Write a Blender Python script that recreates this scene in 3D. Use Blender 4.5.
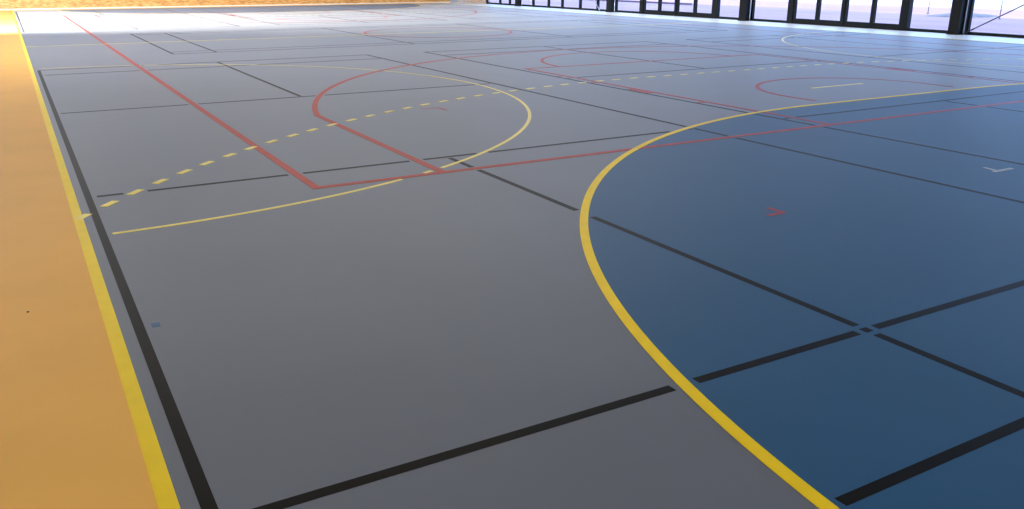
import bpy, bmesh, math, random
from mathutils import Vector, Matrix
random.seed(7)
S = bpy.context.scene
for o in list(bpy.data.objects): bpy.data.objects.remove(o, do_unlink=True)
C = S.collection

# ---------------------------------------------------------------- camera, sky, sun, exposure
cd = bpy.data.cameras.new('camera'); cam = bpy.data.objects.new('camera', cd); C.objects.link(cam)
S.camera = cam
cd.sensor_fit = 'HORIZONTAL'; cd.sensor_width = 36.0; cd.lens = 36.0 * 843.1 / 1024
cd.clip_start = 0.05; cd.clip_end = 2000
PITCH, YAW, ROLL = -0.32233, 0.52224, 0.00085
fw = Vector((math.sin(YAW)*math.cos(PITCH), math.cos(YAW)*math.cos(PITCH), math.sin(PITCH)))
rt = Vector((math.cos(YAW), -math.sin(YAW), 0)); up = rt.cross(fw)
r2 = math.cos(ROLL)*rt + math.sin(ROLL)*up; u2 = -math.sin(ROLL)*rt + math.cos(ROLL)*up
M = Matrix((r2, u2, -fw)).transposed().to_4x4(); M.translation = Vector((-9.165, -0.531, 1.392))
cam.matrix_world = M

S.view_settings.view_transform = 'Standard'; S.view_settings.look = 'None'
S.view_settings.gamma = 1.0; S.view_settings.exposure = 0.0
S.view_settings.use_curve_mapping = False

w = bpy.data.worlds.new('sky'); S.world = w; w.use_nodes = True
nt = w.node_tree; nt.nodes.clear()
wo = nt.nodes.new('ShaderNodeOutputWorld'); bg = nt.nodes.new('ShaderNodeBackground')
tc = nt.nodes.new('ShaderNodeTexCoord'); sx = nt.nodes.new('ShaderNodeSeparateXYZ'); cr = nt.nodes.new('ShaderNodeValToRGB')
nt.links.new(tc.outputs['Generated'], sx.inputs[0]); nt.links.new(sx.outputs['Z'], cr.inputs[0])
ramp = cr.color_ramp
ramp.elements[0].position = 0.0; ramp.elements[0].color = (0.40, 0.64, 1.0, 1)
ramp.elements[1].position = 1.0; ramp.elements[1].color = (0.16, 0.28, 0.55, 1)
for p_, c_ in ((0.07, (0.29, 0.50, 0.90, 1)), (0.16, (0.24, 0.42, 0.82, 1)), (0.4, (0.26, 0.42, 0.78, 1))):
    e_ = ramp.elements.new(p_); e_.color = c_
nt.links.new(cr.outputs[0], bg.inputs[0]); bg.inputs[1].default_value = 6.0
nt.links.new(bg.outputs[0], wo.inputs[0])

sd = bpy.data.lights.new('sun', 'SUN'); sun = bpy.data.objects.new('sun', sd); C.objects.link(sun)
sd.energy = 3.8; sd.color = (1.0, 0.93, 0.85); sd.angle = math.radians(0.6)
# the sun stands over the roof behind the hall: it lights the forecourt, not the court
sun.rotation_euler = Vector((0.03, -0.8, -1.0)).to_track_quat('-Z', 'Y').to_euler()
sun.location = (-30, 10, 40)

def area(name, loc, direction, sx_, sy_, power, col=(1, 1, 1)):
    d = bpy.data.lights.new(name, 'AREA'); o = bpy.data.objects.new(name, d); C.objects.link(o)
    d.shape = 'RECTANGLE'; d.size = sx_; d.size_y = sy_; d.energy = power; d.color = col
    o.location = loc; o.rotation_euler = Vector(direction).to_track_quat('-Z', 'Z').to_euler()
    return o
XL, XR, YN, YF, ZC = -11.0, 10.62, -6.0, 38.9, 7.6
# added lamps standing in for daylight through an unseen left wall opening
area('left_patch_lamp', (-31.0, 29.5, 15.0), (1, 0.1, -0.45), 0.7, 7.0, 4800, (0.90, 0.94, 1.0))
area('left_glare_lamp', (-12.6, 24.75, 1.6), (1, 0.7, -0.25), 0.2, 1.6, 3200, (1.0, 0.96, 0.90))  # added close lamp that blows out the left floor edge
area('overhead_fill', (1.0, 22.0, 7.4), (0, 0, -1), 12, 14, 1000, (1.0, 0.97, 0.94))  # added overhead lamp lifting the far floor, no rooflight there
# added fill lamps high at the left wall and behind the camera, no windows
area('left_fill', (XL+0.05, 4.0, 6.0), (1, 0, -0.35), 19, 2.6, 1800, (1.0, 0.96, 0.91))
area('left_fill_far', (XL+0.05, 17.0, 6.0), (1, 0, -0.35), 16, 2.6, 6300, (1.0, 0.96, 0.91))
area('rear_fill', (-2.0, YN+0.05, 5.0), (0, 1, -0.35), 16, 3.5, 550, (1.0, 0.97, 0.93))

# ---------------------------------------------------------------- materials
def mat(name, col, rough=0.5, spec=0.5, noise=0.0, nscale=3.0, metal=0.0, col2=None, stretch=(1, 1, 1), bump=0.0, detail=4, sheen=0.0):
    m = bpy.data.materials.new(name); m.use_nodes = True
    n = m.node_tree; b = n.nodes['Principled BSDF']
    b.inputs['Roughness'].default_value = rough; b.inputs['Metallic'].default_value = metal
    b.inputs['Specular IOR Level'].default_value = spec
    b.inputs['Base Color'].default_value = (*col, 1)
    b.inputs['Sheen Weight'].default_value = sheen; b.inputs['Sheen Roughness'].default_value = 0.35
    if noise or col2:
        t = n.nodes.new('ShaderNodeTexCoord'); mp = n.nodes.new('ShaderNodeMapping'); mp.inputs['Scale'].default_value = stretch
        no = n.nodes.new('ShaderNodeTexNoise'); no.inputs['Scale'].default_value = nscale; no.inputs['Detail'].default_value = detail
        r = n.nodes.new('ShaderNodeValToRGB')
        c2 = col2 or tuple(min(1, c*(1+noise)) for c in col); c1 = col if col2 else tuple(c*(1-noise) for c in col)
        r.color_ramp.elements[0].position = 0.35; r.color_ramp.elements[1].position = 0.65
        r.color_ramp.elements[0].color = (*c1, 1); r.color_ramp.elements[1].color = (*c2, 1)
        n.links.new(t.outputs['Object'], mp.inputs[0]); n.links.new(mp.outputs[0], no.inputs[0])
        n.links.new(no.outputs[0], r.inputs[0]); n.links.new(r.outputs[0], b.inputs['Base Color'])
        if bump:
            bu = n.nodes.new('ShaderNodeBump'); bu.inputs['Strength'].default_value = bump; bu.inputs['Distance'].default_value = 0.002
            n.links.new(no.outputs[0], bu.inputs['Height']); n.links.new(bu.outputs[0], b.inputs['Normal'])
    return m
def glass_mat():
    m = bpy.data.materials.new('clear_glass'); m.use_nodes = True; n = m.node_tree; n.nodes.clear()
    o = n.nodes.new('ShaderNodeOutputMaterial'); mx = n.nodes.new('ShaderNodeMixShader')
    t = n.nodes.new('ShaderNodeBsdfTransparent'); t.inputs[0].default_value = (0.95, 0.97, 0.98, 1)
    g = n.nodes.new('ShaderNodeBsdfGlossy'); g.inputs['Roughness'].default_value = 0.02
    lw = n.nodes.new('ShaderNodeLayerWeight'); lw.inputs[0].default_value = 0.5
    pw = n.nodes.new('ShaderNodeMath'); pw.operation = 'POWER'; pw.inputs[1].default_value = 5.0
    f = n.nodes.new('ShaderNodeMath'); f.operation = 'MULTIPLY_ADD'; f.inputs[1].default_value = 0.6; f.inputs[2].default_value = 0.03
    n.links.new(lw.outputs['Facing'], pw.inputs[0]); n.links.new(pw.outputs[0], f.inputs[0])
    n.links.new(f.outputs[0], mx.inputs[0]); n.links.new(t.outputs[0], mx.inputs[1]); n.links.new(g.outputs[0], mx.inputs[2])
    n.links.new(mx.outputs[0], o.inputs[0]); return m

FR = 0.5
SH = 0.22
M_grey = mat('grey_sports_floor', (0.142, 0.160, 0.196), FR, 0.26, sheen=SH, noise=0.03, nscale=1.2)
M_blue = mat('blue_sports_floor', (0.018, 0.092, 0.205), FR, 0.24, sheen=0.09, noise=0.03, nscale=1.2)
M_ochre = mat('ochre_sports_floor', (0.90, 0.50, 0.115), FR, 0.05, sheen=0.0, noise=0.03, nscale=1.5)
LR = 0.45
M_yellow = mat('yellow_line_paint', (0.97, 0.70, 0.012), LR, 0.10, sheen=0.02, noise=0.03, nscale=8)
M_pale_yellow = mat('pale_yellow_line_paint', (0.88, 0.71, 0.10), 0.38, 0.26, sheen=0.04, noise=0.03, nscale=8)
M_red = mat('red_line_paint', (0.42, 0.034, 0.014), 0.45, 0.16, sheen=0.0, noise=0.05, nscale=8)
M_black = mat('black_line_paint', (0.008, 0.0065, 0.004), LR, 0.06, sheen=0.015, noise=0.1, nscale=8)
M_osb = mat('oriented_strand_board', (0.40, 0.19, 0.05), 0.6, 0.3, col2=(0.72, 0.42, 0.15), nscale=6, stretch=(1, 1, 4), detail=8)
M_white = mat('white_plaster', (0.72, 0.71, 0.68), 0.8, 0.3, noise=0.03)
M_ceil = mat('pale_ceiling_board', (0.35, 0.34, 0.33), 0.85, 0.3, noise=0.03)
M_steel = mat('anthracite_steel', (0.006, 0.007, 0.008), 0.5, 0.2, noise=0.15, nscale=12)
M_frame = mat('anthracite_frame', (0.005, 0.008, 0.011), 0.5, 0.2, noise=0.1, nscale=12)
M_galv = mat('galvanised_steel', (0.55, 0.57, 0.6), 0.35, 0.5, noise=0.1, nscale=20, metal=0.7)
M_rod = mat('dark_steel_rod', (0.05, 0.04, 0.045), 0.4, 0.5, noise=0.1, nscale=20)
M_skirt = mat('pale_skirting', (0.80, 0.76, 0.66), 0.5, 0.4, noise=0.03)
M_panel = mat('beige_panel', (0.50, 0.40, 0.34), 0.6, 0.4, noise=0.08, nscale=5)
M_glass = glass_mat()
M_pave = mat('lavender_paving', (0.31, 0.20, 0.22), 0.7, 0.3, noise=0.10, nscale=0.6, stretch=(1, 0.3, 1))
M_pave2 = mat('pinkish_paving', (0.48, 0.27, 0.29), 0.7, 0.3, noise=0.12, nscale=0.5, stretch=(1, 0.2, 1))
M_pave3 = mat('sunlit_paving', (0.70, 0.62, 0.60), 0.8, 0.3, noise=0.05, nscale=0.5)  # far paving whitened to stand for sunlit ground
M_kerb = mat('dark_kerb', (0.17, 0.13, 0.18), 0.8, 0.3, noise=0.1)
M_mound = mat('grass_mound', (0.20, 0.19, 0.20), 0.9, 0.2, noise=0.2, nscale=3)
M_bluetape = mat('blue_tape', (0.03, 0.11, 0.24), 0.5, 0.4, noise=0.05)
M_redtape = mat('red_tape', (0.40, 0.03, 0.04), 0.5, 0.4, noise=0.05)
M_whitetape = mat('white_tape', (0.42, 0.44, 0.46), 0.5, 0.4, noise=0.05)
M_speck = mat('dark_crumb', (0.03, 0.02, 0.015), 0.8, 0.3, noise=0.2, nscale=100)

# ---------------------------------------------------------------- helpers
def link(name, bm, m, parent=None, smooth=False):
    me = bpy.data.meshes.new(name); bm.normal_update(); bm.to_mesh(me); bm.free()
    me.materials.append(m)
    if smooth:
        for p in me.polygons: p.use_smooth = True
    o = bpy.data.objects.new(name, me); C.objects.link(o)
    if parent: o.parent = parent
    return o
def add_box(bm, x0, x1, y0, y1, z0, z1):
    v = [bm.verts.new((x, y, z)) for z in (z0, z1) for y in (y0, y1) for x in (x0, x1)]
    for f in ((0, 2, 3, 1), (4, 5, 7, 6), (0, 1, 5, 4), (2, 6, 7, 3), (0, 4, 6, 2), (1, 3, 7, 5)):
        bm.faces.new([v[i] for i in f])
def box(name, m, x0, x1, y0, y1, z0, z1, parent=None):
    bm = bmesh.new(); add_box(bm, x0, x1, y0, y1, z0, z1); return link(name, bm, m, parent)
def structure(o): o['kind'] = 'structure'; return o
def tag(o, label, cat, group=None):
    o['label'] = label; o['category'] = cat
    if group: o['group'] = group
    return o
def empty(name, loc=(0, 0, 0), rz=0):
    o = bpy.data.objects.new(name, None); C.objects.link(o); o.location = loc; o.rotation_euler.z = rz; o.empty_display_size = 0.2
    return o
def slab_poly(name, pts, z0, z1, m, parent):
    bm = bmesh.new(); a = [bm.verts.new((x, y, z1)) for x, y in pts]; b = [bm.verts.new((x, y, z0)) for x, y in pts]
    f = bm.faces.new(a); bm.faces.new(b[::-1]); n = len(pts)
    for i in range(n): bm.faces.new((a[(i+1) % n], a[i], b[i], b[(i+1) % n]))
    bmesh.ops.triangulate(bm, faces=bm.faces[:]); bmesh.ops.recalc_face_normals(bm, faces=bm.faces[:])
    return link(name, bm, m, parent)
def tube(bm, a, b, r, n=10):
    a, b = Vector(a), Vector(b); d = (b-a).normalized(); s = d.orthogonal().normalized(); t = d.cross(s)
    A = [bm.verts.new(a+(s*math.cos(2*math.pi*i/n)+t*math.sin(2*math.pi*i/n))*r) for i in range(n)]
    B = [bm.verts.new(b+(s*math.cos(2*math.pi*i/n)+t*math.sin(2*math.pi*i/n))*r) for i in range(n)]
    for i in range(n): bm.faces.new((A[i], A[(i+1) % n], B[(i+1) % n], B[i]))
    bm.faces.new(A[::-1]); bm.faces.new(B)

# ---------------------------------------------------------------- room shell
HW, LEN = 9.0, 38.08                         # half width and length of the handball court
floor = structure(box('floor', M_grey, XL-0.2, XR+0.15, YN-0.2, 46, -0.2, 0.0))
EX = HW + 0.02
b = bmesh.new(); Z = 0.0006
for r in ((XL, -EX, YN, YF), (-EX, EX, YN, -0.02), (-EX, EX, LEN+0.02, YF)):
    add_box(b, r[0], r[1], r[2], r[3], 0.0001, Z)
bz = link('border_zone', b, M_ochre, floor); bz['label'] = 'ochre border zone around the court'
bs = box('glare_border_zone', mat('glare_pale_floor', (0.95, 0.88, 0.76), 0.4, 0.5, noise=0.03), EX, XR+0.1, YN, YF+6, 0.0001, Z, floor); bs['label'] = 'border strip along the glazed wall, paled by window glare'  # window glare on the ochre border put into a pale colour
def d_area(r, flip=False, n=60):
    pts = []
    for i in range(n+1):
        a = math.pi - (math.pi/2)*i/n; pts.append((-1.5+r*math.cos(a), r*math.sin(a)))
    for i in range(n+1):
        a = math.pi/2 - (math.pi/2)*i/n; pts.append((1.5+r*math.cos(a), r*math.sin(a)))
    if flip: pts = [(x, LEN-y) for x, y in pts]
    return pts
g = slab_poly('goal_area', d_area(5.975), 0.0001, Z, M_blue, floor); g['label'] = 'blue goal area nearest the camera'
g = slab_poly('goal_area', d_area(5.975, True), 0.0001, Z, M_blue, floor); g['label'] = 'blue goal area by the wooden wall'

wl = structure(box('wall_left', M_white, XL-0.3, XL, YN, 24.2, 0, ZC))
b = bmesh.new(); add_box(b, XL-0.3, XL, 24.2, YF, 6.5, ZC); add_box(b, XL-0.3, XL, 38.3, YF, 0, 6.5); link('lintel', b, M_white, wl)
structure(box('wall_far', M_osb, XL-0.3, 9.95, YF, YF+0.25, 0, 2.9))
structure(box('wall_far_upper', M_white, XL-0.3, XR+0.3, YF+0.01, YF+0.3, 2.9, ZC))
structure(box('wall_near', M_white, XL-0.3, XR+0.3, YN-0.25, YN, 0, ZC))
structure(box('ceiling', M_ceil, XL-0.3, XR+0.6, YN-0.25, 46.2, ZC, ZC+0.2))
structure(box('baseboard_far', M_skirt, XL, 9.95, YF-0.02, YF, 0, 0.045))
structure(box('wall_back_passage', M_panel, 9.0, XR+0.2, 46, 46.2, 0, ZC))
structure(box('wall_right', M_white, XR-0.02, XR+0.25, YN, 46.0, 3.6, ZC))

# ---------------------------------------------------------------- court markings (paint, so parts of the floor)
class Line:
    def __init__(s, pts, wd, prio): s.pts = pts; s.w = wd; s.p = prio; s.dash = None
def seg(x0, y0, x1, y1, step=0.03):
    n = max(2, int(math.hypot(x1-x0, y1-y0)/step)); return [(x0+(x1-x0)*i/n, y0+(y1-y0)*i/n) for i in range(n+1)]
def arc(cx, cy, r, a0, a1, step=0.03):
    a0, a1 = math.radians(a0), math.radians(a1); n = max(4, int(abs(a1-a0)*r/step))
    return [(cx+r*math.cos(a0+(a1-a0)*i/n), cy+r*math.sin(a0+(a1-a0)*i/n)) for i in range(n+1)]
GRID = {}
def register(pts, wd, cls):
    for x, y in pts: GRID.setdefault((int(math.floor(x*5)), int(math.floor(y*5))), []).append((x, y, wd, cls))
def near(x, y, gap, classes):
    i, j = int(math.floor(x*5)), int(math.floor(y*5))
    for a in (-1, 0, 1):
        for c in (-1, 0, 1):
            for (px, py, wd, cl) in GRID.get((i+a, j+c), ()):
                if cl in classes and math.hypot(px-x, py-y) < wd/2+gap: return True
    return False
def ribbon(bm, pts, wd, z0, z1):
    n = len(pts); rows = []
    for i in range(n):
        a = pts[max(0, i-1)]; c = pts[min(n-1, i+1)]; dx, dy = c[0]-a[0], c[1]-a[1]; L = math.hypot(dx, dy) or 1
        nx, ny = -dy/L*wd/2, dx/L*wd/2; x, y = pts[i]
        rows.append([bm.verts.new((x+nx, y+ny, z1)), bm.verts.new((x-nx, y-ny, z1)), bm.verts.new((x-nx, y-ny, z0)), bm.verts.new((x+nx, y+ny, z0))])
    for r, q in zip(rows, rows[1:]):
        for k in range(4): bm.faces.new((r[k], r[(k+1) % 4], q[(k+1) % 4], q[k]))
    bm.faces.new(rows[0][::-1]); bm.faces.new(rows[-1])
def thin(pts):       # drop collinear points
    out = [pts[0]]
    for i in range(1, len(pts)-1):
        ax, ay = out[-1]; bx_, by_ = pts[i]; cx_, cy_ = pts[i+1]
        if abs((bx_-ax)*(cy_-ay)-(by_-ay)*(cx_-ax)) > 2e-5: out.append(pts[i])
    out.append(pts[-1]); return out
def paint(name, paths, wd, m, label, cls, avoid=(), gap=0.045, level=1, dash=None):
    bm = bmesh.new()
    for pts in paths:
        runs, cur = [], []
        if dash:
            acc = dash[2]; on, off = dash[0], dash[1]; prev = pts[0]
            for q in pts:
                acc += math.hypot(q[0]-prev[0], q[1]-prev[1]); prev = q
                if (acc % (on+off)) < on: cur.append(q)
                else:
                    if len(cur) > 1: runs.append(cur)
                    cur = []
            if len(cur) > 1: runs.append(cur)
        else:
            for q in pts:
                if avoid and near(q[0], q[1], gap, avoid):
                    if len(cur) > 1: runs.append(cur)
                    cur = []
                else: cur.append(q)
            if len(cur) > 1: runs.append(cur)
        for r in runs: ribbon(bm, thin(r), wd, 0.0002, 0.0008+0.0004*level)
    for pts in paths: register(pts, wd, cls)
    bmesh.ops.recalc_face_normals(bm, faces=bm.faces[:])
    o = link(name, bm, m, floor); o['label'] = label
    return o
F = lambda P: [(x, LEN-y) for x, y in P]      # the far half mirrors the near half
BY = 4.985                                      # basketball baseline
# yellow handball lines
paint('touch_line', [seg(-HW+0.005, 0, -HW+0.005, LEN)], 0.052, M_yellow, 'wide yellow line at the left edge of the court', 'Y', level=4)
paint('touch_line', [seg(HW, 0, HW, LEN)], 0.058, M_yellow, 'yellow line along the glazed side of the court', 'Y', level=4)
for fl, nm in ((False, 'around the near blue goal area'), (True, 'around the far blue goal area')):
    f = F if fl else (lambda P: P)
    dp = arc(-1.5, 0, 6.0-0.025, 180, 90, 0.02)+seg(-1.5, 5.975, 1.5, 5.975)[1:]+arc(1.5, 0, 5.975, 90, 0, 0.02)[1:]
    paint('goal_area_line', [f(dp)], 0.05, M_yellow, 'curved yellow line '+nm, 'Y', level=4)
    a = math.degrees(math.acos((HW-1.5)/8.975))
    ft = arc(-1.5, 0, 8.975, 180-a, 90, 0.01)+seg(-1.5, 8.975, 1.5, 8.975, 0.01)[1:]+arc(1.5, 0, 8.975, 90, a, 0.01)[1:]
    paint('free_throw_line', [f(ft)], 0.05, M_pale_yellow, 'dashed yellow arc '+('at the far end' if fl else 'outside the near goal area'), 'D', level=5, dash=(0.15, 0.1567, 0.025))
    paint('penalty_line', [f(seg(-0.44, 6.985, 0.54, 6.985))], 0.05, M_pale_yellow, 'short yellow bar '+('at the far end' if fl else 'in front of the near goal area'), 'Y', level=4)
paint('goal_line', [seg(-HW, 0, HW, 0), seg(-HW, LEN, HW, LEN)], 0.05, M_yellow, 'yellow end lines of the court', 'Y', level=4)
paint('halfway_line', [seg(-HW, LEN/2, HW, LEN/2)], 0.05, M_pale_yellow, 'pale yellow line across the middle of the court', 'Y', level=4)
# red basketball lines
KW = 2.45
TA = math.degrees(math.asin(1.414/6.725))
for fl, nm in ((False, 'near'), (True, 'far')):
    f = F if fl else (lambda P: P)
    paint('three_point_line', [f(seg(-6.575, BY+0.031, -6.575, BY+1.575+1.414)[:-1]+arc(0, BY+1.575, 6.725, 180-TA, TA)+seg(6.575, BY+1.575+1.414, 6.575, BY+0.031)[1:])],
          0.06, M_red, 'red curved three point line of the %s basketball half' % nm, 'R', level=3)
    paint('key_line', [f(seg(-KW+0.025, BY+0.031, -KW+0.025, BY+5.749)), f(seg(-KW, BY+5.775, KW, BY+5.775)), f(seg(KW-0.025, BY+0.031, KW-0.025, BY+5.749)), f(arc(0, BY+5.801, 1.8, 180, 0))],
          0.05, M_red, 'red key and half circle of the %s basketball half' % nm, 'R', level=3)
    paint('no_charge_arc', [f(arc(0, BY+1.575, 1.275, 180, 0)), f(seg(-1.275, BY+1.2, -1.275, BY+1.6)), f(seg(1.275, BY+1.2, 1.275, BY+1.6))],
          0.05, M_red, 'small red half circle inside the %s key' % nm, 'R', level=3)
    mk = [f(seg(-KW-0.10*s0, y, -KW-0.0, y)) for y, s0 in ((BY+1.75, 1), (BY+3.85, 1), (BY+4.7, 1))]+[f(seg(KW, y, KW+0.10, y)) for y in (BY+1.75, BY+3.85, BY+4.7)]
    paint('key_mark', mk, 0.05, M_red, 'short red ticks beside the %s key' % nm, 'r', level=3)
    paint('key_block', [f(seg(-KW-0.05, BY+2.65, -KW-0.05, BY+3.1)), f(seg(KW+0.05, BY+2.65, KW+0.05, BY+3.1))], 0.10, M_red, 'red block marks beside the %s key' % nm, 'r', level=3)
paint('basketball_boundary', [seg(-7.53, BY+0.03, -7.53, LEN-BY-0.03), seg(7.53, BY+0.03, 7.53, LEN-BY-0.03), seg(-7.56, BY, 7.56, BY), seg(-7.56, LEN-BY, 7.56, LEN-BY)],
      0.06, M_red, 'long red boundary lines of the basketball court', 'R', level=3)
paint('centre_circle', [arc(0, LEN/2, 1.8, 0, 360)], 0.05, M_red, 'red circle in the middle of the court', 'R', level=3)
# yellow cross-court arcs
CYY = 9.46
for sx_, yc, nm in ((-1, CYY, 'near the left edge'), (1, CYY, 'by the glazed side')):
    P = arc(-8.91, yc, 4.945, 90, -90) if sx_ < 0 else arc(8.91, yc, 4.945, 90, 270)
    P = [q for q in P if abs(q[0]) < 8.87]
    paint('cross_court_arc', [P], 0.034, M_pale_yellow, 'thin yellow half circle '+nm, 'A', avoid=('R',), gap=0.012, level=2)
# black badminton lines
BC = 7.448
def badminton(xc, yc, rot, label):
    H_, s, l, sv = 2.59, 6.70, 5.94, 1.98
    P = [(-H_, -s, -H_, s), (H_, -s, H_, s)]
    Q = [(-H_, -s, H_, -s), (-H_, s, H_, s), (-H_, -l, H_, -l), (-H_, l, H_, l), (-H_, -sv, H_, -sv), (-H_, sv, H_, sv)]
    R_ = [(0, -s, 0, -sv-0.02), (0, s, 0, sv+0.02)]
    if rot:
        P += [(-3.05, -s, -3.05, s), (3.05, -s, 3.05, s)]
        Q = [(-3.05, q[1], 3.05, q[3]) for q in Q]
    def tr(q):
        a, b2 = (q[0], q[1]), (q[2], q[3])
        if rot: a, b2 = (a[1], a[0]), (b2[1], b2[0])
        return seg(xc+a[0], yc+a[1], xc+b2[0], yc+b2[1], 0.01)
    A, B, D = [tr(q) for q in P], [tr(q) for q in Q], [tr(q) for q in R_]
    cls = 'K%.0f_%.0f' % (xc*10, yc)
    bm = bmesh.new()
    for gi, (grp, others) in enumerate(((A, B), (B, A+D), (D, B))):
        for pts in grp:
            runs, cur = [], []
            # lines of this court crossing this one at right angles
            xs = []
            x0, y0 = pts[0]; x1, y1 = pts[-1]; vert = abs(x1-x0) < 1e-6
            for o_ in others:
                if (abs(o_[0][0]-o_[-1][0]) < 1e-6) != vert:
                    if vert: lo, hi = sorted((o_[0][0], o_[-1][0])); ok = lo+0.05 < x0 < hi-0.05; pos = o_[0][1]
                    else: lo, hi = sorted((o_[0][1], o_[-1][1])); ok = lo+0.05 < y0 < hi-0.05; pos = o_[0][0]
                    if ok: xs.append(pos)
            for q in pts:
                c = q[1] if vert else q[0]
                if near(q[0], q[1], 0.022, ('Y', 'R')) or (not vert and near(q[0], q[1], 0.03, ('D',))) or (not vert and near(q[0], q[1], 0.012, ('A',))) or any((abs(abs(c-v)-0.034) < 0.0125) if gi != 1 else (abs(c-v) < 0.0465) for v in xs):
                    if len(cur) > 1: runs.append(cur)
                    cur = []
                else: cur.append(q)
            if len(cur) > 1: runs.append(cur)
            for r in runs: ribbon(bm, thin(r), 0.042, 0.0002, 0.0012)
    bmesh.ops.recalc_face_normals(bm, faces=bm.faces[:])
    o = link('badminton_line', bm, M_black, floor); o['label'] = label
names = {(-1, 0): 'near left', (0, 0): 'near middle', (1, 0): 'near right', (-1, 1): 'far left', (0, 1): 'far middle', (1, 1): 'far right'}
for i in (-1, 0, 1):
    for j in (0, 1):
        badminton(i*6.31, BC if j == 0 else LEN-BC, False, 'thin black lines of the %s badminton court' % names[(i, j)])
badminton(0, LEN/2, True, 'thin black lines of the badminton court laid crosswise in the middle')

# ---------------------------------------------------------------- tape pieces and crumb on the floor
def strips(name, segs, wd, m, label, cat, origin, group=None):
    bm = bmesh.new()
    for k, (x0, y0, x1, y1) in enumerate(segs): ribbon(bm, [(x0-origin[0], y0-origin[1]), (x1-origin[0], y1-origin[1])], wd, 0.0, 0.0009+0.0004*k)
    bmesh.ops.recalc_face_normals(bm, faces=bm.faces[:])
    o = link(name, bm, m); o.location = (origin[0], origin[1], 0.0008); return tag(o, label, cat, group)
strips('tape_piece', [(-8.836, 2.992, -8.836, 3.035)], 0.032, M_bluetape, 'small blue rectangle of tape on the grey floor beside the left black line', 'tape', (-8.84, 3.02))
strips('tape_corner_mark', [(-5.24, 2.94, -5.24, 3.085), (-5.375, 2.955, -5.225, 2.955)], 0.03, M_redtape, 'small red angle mark on the blue goal area floor', 'floor mark', (-5.24, 2.955))
strips('tape_corner_mark', [(-2.985, 2.97, -2.955, 3.11), (-3.04, 2.985, -2.80, 2.985)], 0.035, M_whitetape, 'small whitish angle mark on the blue floor at the right edge of the picture', 'floor mark', (-2.98, 2.985))
strips('tape_corner_mark', [(-5.47, 7.86, -5.27, 7.845), (-5.275, 7.85, -5.265, 7.65)], 0.03, M_redtape, 'faint dark red angle mark on grey floor inside the thin yellow half circle', 'floor mark', (-5.28, 7.85))
bm = bmesh.new(); bmesh.ops.create_icosphere(bm, subdivisions=2, radius=0.005)
for v in bm.verts: v.co *= 1+0.25*math.sin(v.co.x*900+v.co.y*700); v.co.z *= 0.5
cr_ = link('crumb', bm, M_speck, smooth=True); cr_.location = (-9.293, 3.43, 0.0045); tag(cr_, 'tiny dark crumb lying on the ochre border at the left', 'crumb')

# ---------------------------------------------------------------- glazed facade on the right
GX = 10.62                                     # plane of the frames
HT = 3.6
cols = [12.26, 19.25, 26.17, 33.00]
def make_column(y, label):
    e = empty('steel_column', (10.45, y, 0))
    tag(e, label, 'column', 'steel columns in front of the glazed wall')
    b = bmesh.new()
    add_box(b, -0.10, -0.085, -0.13, 0.13, 0.02, ZC); add_box(b, 0.085, 0.10, -0.13, 0.13, 0.02, ZC); add_box(b, -0.085, 0.085, -0.115, 0.115, 0.02, ZC)
    link('shaft', b, M_steel, e)
    b = bmesh.new(); add_box(b, -0.115, 0.115, -0.145, 0.145, 0.0006, 0.02)
    for sx2 in (-1, 1):
        for sy2 in (-1, 1):
            bmesh.ops.create_cone(b, cap_ends=True, segments=6, radius1=0.014, radius2=0.014, depth=0.014, matrix=Matrix.Translation((sx2*0.07, sy2*0.13, 0.024)))
    link('base_plate', b, M_steel, e)
    b = bmesh.new(); tube(b, (0.075, -0.16, 0.03), (0.075, -0.16, ZC-0.01), 0.014, 12)  # added pale tube standing for light on the column flange
    p = link('lit_edge', b, M_galv, e); p['label'] = 'pale lit edge along the column'
    return e
cl = ['widest dark steel column, at the right where a thin rod slants away',
      'dark steel column standing second from the right at the glazed wall',
      'dark steel column third from the right, with a pale rod leaning on its foot',
      'farthest dark steel column, next to the beige panel corner']
for y, l in zip(cols, cl): make_column(y, l)

def pane(parent, y0, y1, z0, z1, x=GX+0.03):
    return box('pane', M_glass, x-0.004, x+0.004, y0, y1, z0, z1, parent)
win_n = [0]
def fixed_window(y0, y1, mull=()):
    """fixed glazing from y0 to y1 with intermediate mullions"""
    win_n[0] += 1
    b = bmesh.new(); x0, x1 = GX-0.01, GX+0.07
    add_box(b, x0, x1, y0, y1, 0.0, 0.07); add_box(b, x0, x1, y0, y1, HT-0.08, HT)
    add_box(b, x0, x1, y0, y0+0.06, 0.07, HT-0.08); add_box(b, x0, x1, y1-0.06, y1, 0.07, HT-0.08)
    for m_ in mull: add_box(b, x0, x1, m_-0.05, m_+0.05, 0.07, HT-0.08)
    o = structure(link('window_%d' % win_n[0], b, M_frame))
    ed = [y0+0.06]+[v for m_ in mull for v in (m_-0.05, m_+0.05)]+[y1-0.06]
    for i in range(0, len(ed), 2): pane(o, ed[i], ed[i+1], 0.07, HT-0.08)
    return o
door_n = [0]
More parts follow.
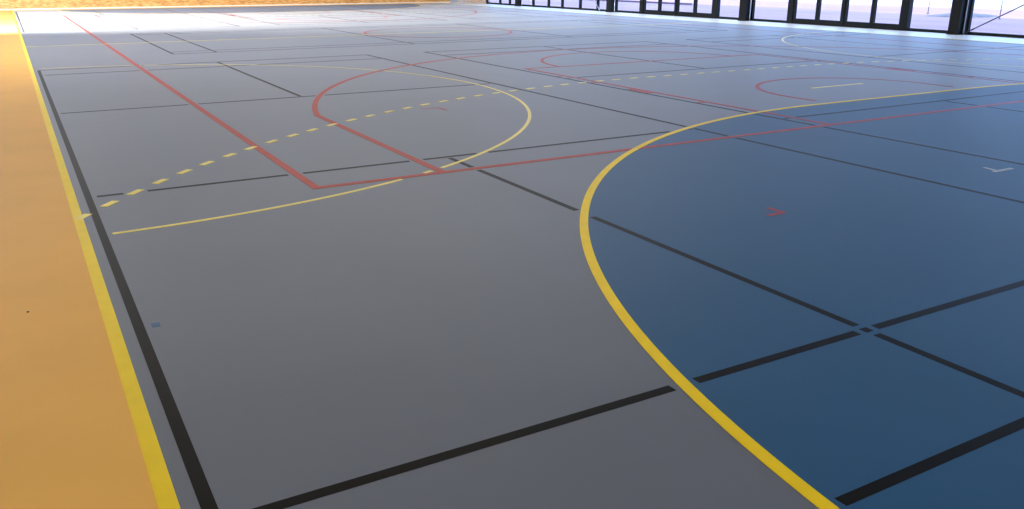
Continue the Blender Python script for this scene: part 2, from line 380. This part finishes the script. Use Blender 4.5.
def door_leaf(y0, y1, hinge_low):
    door_n[0] += 1; e = None
    b = bmesh.new(); x0, x1 = GX-0.03, GX+0.05; s = 0.055; zt = 2.5
    add_box(b, x0, x1, y0, y1, 0.01, 0.15); add_box(b, x0, x1, y0, y1, zt-0.09, zt)
    add_box(b, x0, x1, y0, y0+s, 0.15, zt-0.09); add_box(b, x0, x1, y1-s, y1, 0.15, zt-0.09)
    o = structure(link('door_%d' % door_n[0], b, M_frame))
    pane(o, y0+s, y1-s, 0.15, zt-0.09, GX+0.01)
    b = bmesh.new(); yh = (y1-0.03) if hinge_low else (y0+0.03)
    tube(b, (x0-0.05, yh, 0.85), (x0-0.05, yh, 1.25), 0.011); tube(b, (x0, yh, 0.88), (x0-0.05, yh, 0.88), 0.008); tube(b, (x0, yh, 1.22), (x0-0.05, yh, 1.22), 0.008)
    link('door_handle', b, M_galv, o)
    return o
trim_n = [0]
def door_bay(yc):
    """bay between column at yc and column at yc+7: fixed pane, four leaves, fixed pane"""
    a, bq = yc+1.34, yc+5.12                    # door frame limits
    fixed_window(yc-0.30, a); fixed_window(bq, yc+6.72)
    trim_n[0] += 1
    b = bmesh.new()
    for y, h in ((a, 0.10), (a+1.94-0.03, 0.035), (bq, 0.10)): add_box(b, GX-0.05, GX+0.09, y-h, y+h, 0, HT)
    add_box(b, GX-0.05, GX+0.09, a, bq, 2.5, 2.62); add_box(b, GX-0.05, GX+0.09, a, bq, HT-0.1, HT)
    add_box(b, GX-0.02, GX+0.07, a, bq, 0.0, 0.012)
    o = structure(link('trim_%d' % trim_n[0], b, M_frame))
    pane(o, a+0.1, bq-0.1, 2.62, HT-0.1)
    lw = (1.94-0.03-0.10-0.035)/2
    y = a+0.10
    for k in range(4):
        if k == 2: y = a+1.94-0.03+0.035; lw = (bq-0.10-y)/2
        door_leaf(y, y+lw-0.004, k % 2 == 0); y += lw
door_bay(12.43); door_bay(19.36)
fixed_window(5.2, 12.10, (7.5, 9.8)); fixed_window(YN, 5.14, (-3.6, -1.3, 1.0, 3.2))
fixed_window(26.10, 33.20, (27.25, 28.45, 29.75, 30.80, 32.05)); fixed_window(33.22, 36.3, (34.1, 35.0,))
structure(box('wall_right_end', M_panel, XR-0.05, XR+0.2, 36.3, 46, 0, 3.6))

def brace(a, c, m, label):
    e = empty('bracing_rod', a); tag(e, label, 'bracing rod')
    A = Vector((0, 0, 0)); B = Vector(c)-Vector(a); d = B.normalized()
    b = bmesh.new(); tube(b, A+d*0.1, B, 0.014); link('rod', b, m, e)
    b = bmesh.new(); tube(b, A, A+d*0.22, 0.018, 8); link('turnbuckle', b, m, e)
    return e
brace((10.567, 12.06, 0.05), (10.567, 5.6, 3.50), M_rod, 'thin dark rod slanting up to the right from the foot of the widest column')
brace((10.567, 27.02, 0.035), (10.567, 32.8, 5.52), M_galv, 'pale rod slanting up to the left from the foot of the third column')

# ---------------------------------------------------------------- forecourt outside
structure(box('forecourt', M_pave, XR+0.15, XR+9, -60, 120, -0.25, -0.03))
structure(box('forecourt_middle', M_pave2, XR+9, XR+16, -60, 160, -0.25, -0.03))
structure(box('forecourt_sunlit', M_pave3, XR+16, XR+220, -100, 320, -0.25, -0.03))

# low planted mound and thin posts on the forecourt
bm = bmesh.new(); n, rings = 40, 6; grid = []
for j in range(rings+1):
    r = 1-j/rings; row = []
    for i in range(n):
        a = 2*math.pi*i/n; k = r*(1+0.05*math.sin(3*a)+0.03*math.sin(7*a))
        row.append(bm.verts.new((1.35*k*math.cos(a), 0.75*k*math.sin(a), -0.02+0.13*(1-r**2)+0.012*math.sin(5*a+j)*(r > 0.05)*(r < 0.95))))
    grid.append(row)
for j in range(rings):
    for i in range(n): bm.faces.new((grid[j][i], grid[j][(i+1) % n], grid[j+1][(i+1) % n], grid[j+1][i]))
bm.faces.new(grid[0][::-1]); bmesh.ops.remove_doubles(bm, verts=bm.verts[:], dist=0.001)
o = link('planting_mound', bm, M_mound, smooth=True); o.location = (19.6, 18.0, -0.03); o.rotation_euler.z = -0.55
tag(o, 'low grey-green mound on the forecourt, seen through the glass on the right', 'mound')
def post(x, y, h, label):
    e = empty('thin_post', (x, y, -0.03)); tag(e, label, 'post')
    b = bmesh.new(); tube(b, (0, 0, 0.015), (0, 0, h), 0.014, 8); link('shaft', b, M_rod, e)
    b = bmesh.new(); tube(b, (0, 0, 0), (0, 0, 0.015), 0.05, 12); link('base_plate', b, M_rod, e)
post(20.2, 19.8, 1.1, 'thin post outside the glass, left of the low mound')
post(18.9, 16.3, 0.9, 'thin post outside the glass, right of the low mound')
structure(box('kerb', M_kerb, 18.6, 18.75, 31.0, 62, -0.03, 0.05))
structure(box('sky_blocker', M_steel, -38, -37, 0, 75, -0.2, 13))  # unseen blocker added to cut sky light entering from the left
